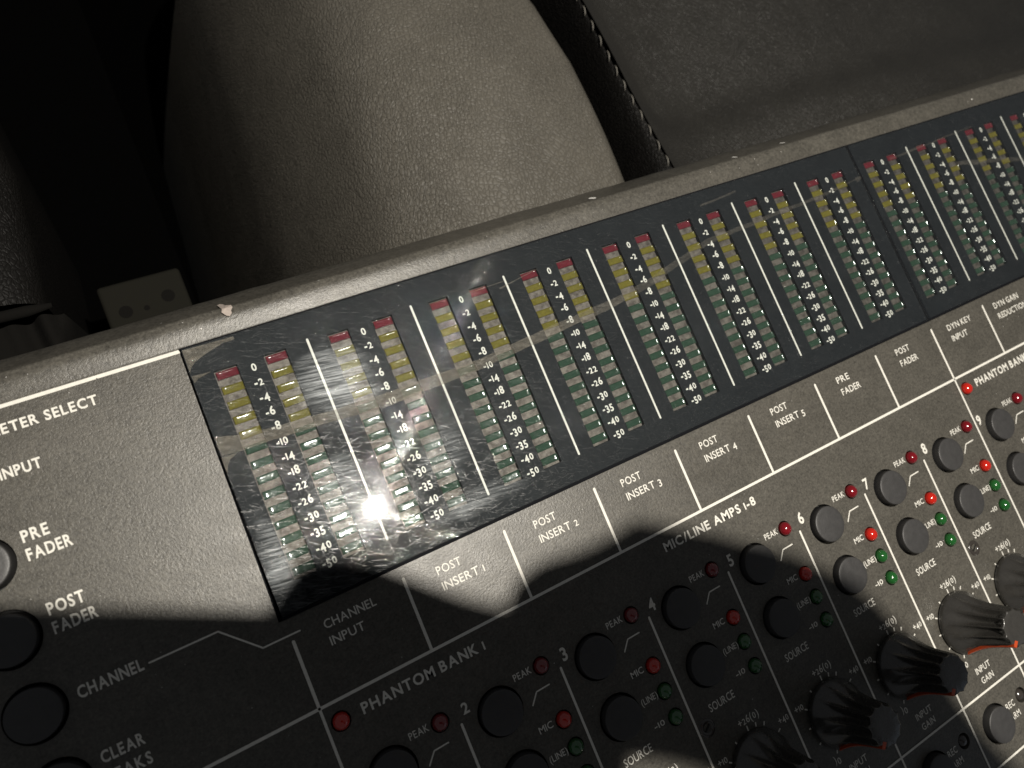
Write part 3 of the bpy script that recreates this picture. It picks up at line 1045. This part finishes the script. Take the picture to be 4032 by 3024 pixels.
left_c = empty("leather_cushion", (-4, 6, -4))
tag(left_c, "dim leather cushion at the far left edge, above a piped border", "leather cushion", "leather cushions behind the console")
OL = Vector((-4, 6, -4))
Ledge = [(3.2, -1.02), (4.65, -1.10), (5.5, -1.0), (6.28, -0.92), (8.0, -1.1)]
def cushion_left(k, v, t):
    kr = lerp_pts(Ledge, v)
    RR = 0.45
    if t < 0.5: x = -8 + (kr - RR + 8) * t / 0.5; z = 0
    elif t < 0.85:
        a = (t - .5) / .35 * math.pi / 2
        x = kr - RR + RR * math.sin(a); z = -RR * (1 - math.cos(a))
    else: x = kr; z = -RR - (t - .85) / .15 * 6
    z += HC - 0.5 - 0.35 * max(0, 5.0 - v) ** 2
    return (x - OL.x, v - OL.y, z - OL.z)
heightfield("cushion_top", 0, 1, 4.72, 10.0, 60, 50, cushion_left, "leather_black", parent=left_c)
P = [Vector((x, 4.60 + 0.02 * math.sin(x * 2), HC - 0.52)) - OL for x in [-8 + 7.0 * i / 30 for i in range(31)]]
V, F = tube(P, 0.06, 10)
link("piping", mesh("piping", V, F, "cloth_grey", True), parent=left_c)
def cloth(k, v, t):
    x = -6 + 5.12 * t + 0.10 * math.sin(v * 3)
    z = HC - 0.75 + 0.06 * math.sin(x * 14 + v) + 0.05 * math.sin(x * 23 + 2 * v) - 2.2 * max(0, t - 0.97) / 0.03
    return (x - OL.x, v - OL.y, z - OL.z)
heightfield("cushion_skirt", 0, 1, 2.6, 4.56, 160, 24, cloth, "cloth_grey", parent=left_c)

# pale plug block in the gap, the gap's shade put into its colour
def rbox(sx, sy, sz, r, n=4):
    bm = bmesh.new()
    bmesh.ops.create_cube(bm, size=1.0)
    for v in bm.verts: v.co = Vector((v.co.x * sx, v.co.y * sy, v.co.z * sz)) * S
    bmesh.ops.bevel(bm, geom=bm.edges[:], offset=r * S, segments=n, profile=0.5, affect='EDGES')
    me = bpy.data.meshes.new("b"); bm.to_mesh(me); bm.free()
    return me
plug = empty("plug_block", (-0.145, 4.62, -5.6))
tag(plug, "small pale block coloured as if in shade, with dark holes in the gap behind the console's left end", "plug")
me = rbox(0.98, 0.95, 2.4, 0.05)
o = link("plug_body", me, "plug_beige_shaded", parent=plug, loc=(0, 0, 1.2 + 0.0))
for dx, dy, r in ((0.26, 0.14, 0.07), (-0.26, 0.08, 0.07), (-0.02, 0.06, 0.03)):
    V, F = lathe([(r * 1.15, 0.0), (r, 0.002)], 20)
    link("socket_hole", mesh("socket_hole", V, F, "cloth_grey"), parent=plug, loc=(dx, dy, 2.401))
V, F = box(-14.0, 0.5, 2.0, 14.6, -6.4, -5.6)
shelf = link("under_shelf", mesh("under_shelf", V, F, "carpet_black"))
tag(shelf, kind="structure")

# ------------------------------------------------------------------ the phone and the hand that hold the camera: their shadow falls on the console
def CW(x, y, z):
    """camera-side frame: x right, y down, z forward, in strips"""
    return CP + CX * x + CY * y + CZ * z
phone = empty("mobile_phone", tuple(CW(1.5, 0.75, -0.25)))
tag(phone, "black mobile phone held flat above the console, its shadow across the lower left", "phone")
rot = Matrix((CX, -CY, -CZ)).transposed().to_4x4()
def cam_part(name, me, mat, parent, c):
    o = bpy.data.objects.new(name, me)
    COL.objects.link(o)
    o.parent = parent
    mw = rot.copy(); mw.translation = c * S - parent.location
    o.matrix_basis = mw
    if mat and not me.materials: me.materials.append(MATS[mat])
    return o
cam_part("phone_body", rbox(4.55, 2.42, 0.24, 0.09, 4), "phone_black", phone, CW(1.42, 0.78, -0.30))
V, F = lathe([(0.20, 0.0), (0.20, 0.05), (0.17, 0.06)], 24)
for dx, dy in ((0.0, 0.0), (0.0, 0.55), (0.5, 0.28)):
    if (dx, dy) == (0.0, 0.0): continue
    cam_part("phone_lens", mesh("phone_lens", V, F, "gasket_black", True), None, phone, CW(dx, dy, -0.20))

hand = empty("hand", tuple(CW(5.5, 1.0, -0.6)))
tag(hand, "right hand gripping the phone's end, its finger shadows on the console", "hand")
def skin_chain(name, chains, mat, parent, sub=2):
    verts, edges, rad = [], [], []
    for ch in chains:
        prev = None
        for item in ch:
            if isinstance(item, int): prev = item; continue
            p, r = item
            verts.append((CW(*p) * S) - parent.location); rad.append(r * 1.12 * S)
            if prev is not None: edges.append((prev, len(verts) - 1))
            prev = len(verts) - 1
    me = bpy.data.meshes.new(name)
    me.from_pydata(verts, edges, [])
    me.materials.append(MATS[mat])
    o = bpy.data.objects.new(name, me); COL.objects.link(o); o.parent = parent
    md = o.modifiers.new("skin", 'SKIN')
    md.use_smooth_shade = True
    sv = me.skin_vertices[0].data
    for i, r in enumerate(rad): sv[i].radius = (r, r)
    sv[0].use_root = True
    s = o.modifiers.new("sub", 'SUBSURF'); s.levels = sub; s.render_levels = sub
    return o
# 0: wrist root, 1: palm
skin_chain("hand_skin", [
    [((8.6, 3.4, -1.1), 0.85), ((7.3, 2.3, -1.0), 0.90), ((6.5, 1.35, -0.8), 0.74), ((5.55, 0.50, -0.6), 0.58), ((5.08, -0.20, -0.5), 0.64), ((4.60, -0.52, -0.5), 0.66), ((4.02, -0.52, -0.5), 0.47), ((3.60, -0.39, -0.5), 0.39), ((3.16, -0.40, -0.5), 0.36)],
    [5, ((3.9, -0.26, -0.66), 0.37), ((3.1, -0.17, -0.64), 0.36), ((2.55, -0.38, -0.62), 0.35), ((2.27, -0.48, -0.62), 0.34), ((2.02, -0.53, -0.62), 0.28)],
    [1, ((6.2, 2.2, -1.15), 0.48), ((4.9, 1.8, -1.0), 0.33), ((3.9, 1.5, -0.85), 0.30), ((3.0, 1.0, -0.75), 0.26)],
    [1, ((6.3, 2.8, -1.1), 0.42), ((5.1, 2.7, -0.95), 0.29), ((4.1, 2.3, -0.85), 0.26), ((3.4, 2.0, -0.75), 0.22)],
    [1, ((6.9, 2.9, -0.35), 0.45), ((5.7, 2.8, -0.10), 0.36), ((4.6, 2.3, -0.06), 0.31), ((3.8, 2.0, -0.06), 0.26)],
], "skin", hand)
skin_chain("sleeve", [[((8.1, 3.05, -1.1), 1.0), ((10.5, 5.0, -1.6), 1.3), ((14.0, 8.0, -2.4), 1.6)]], "sleeve_black", hand, 1)
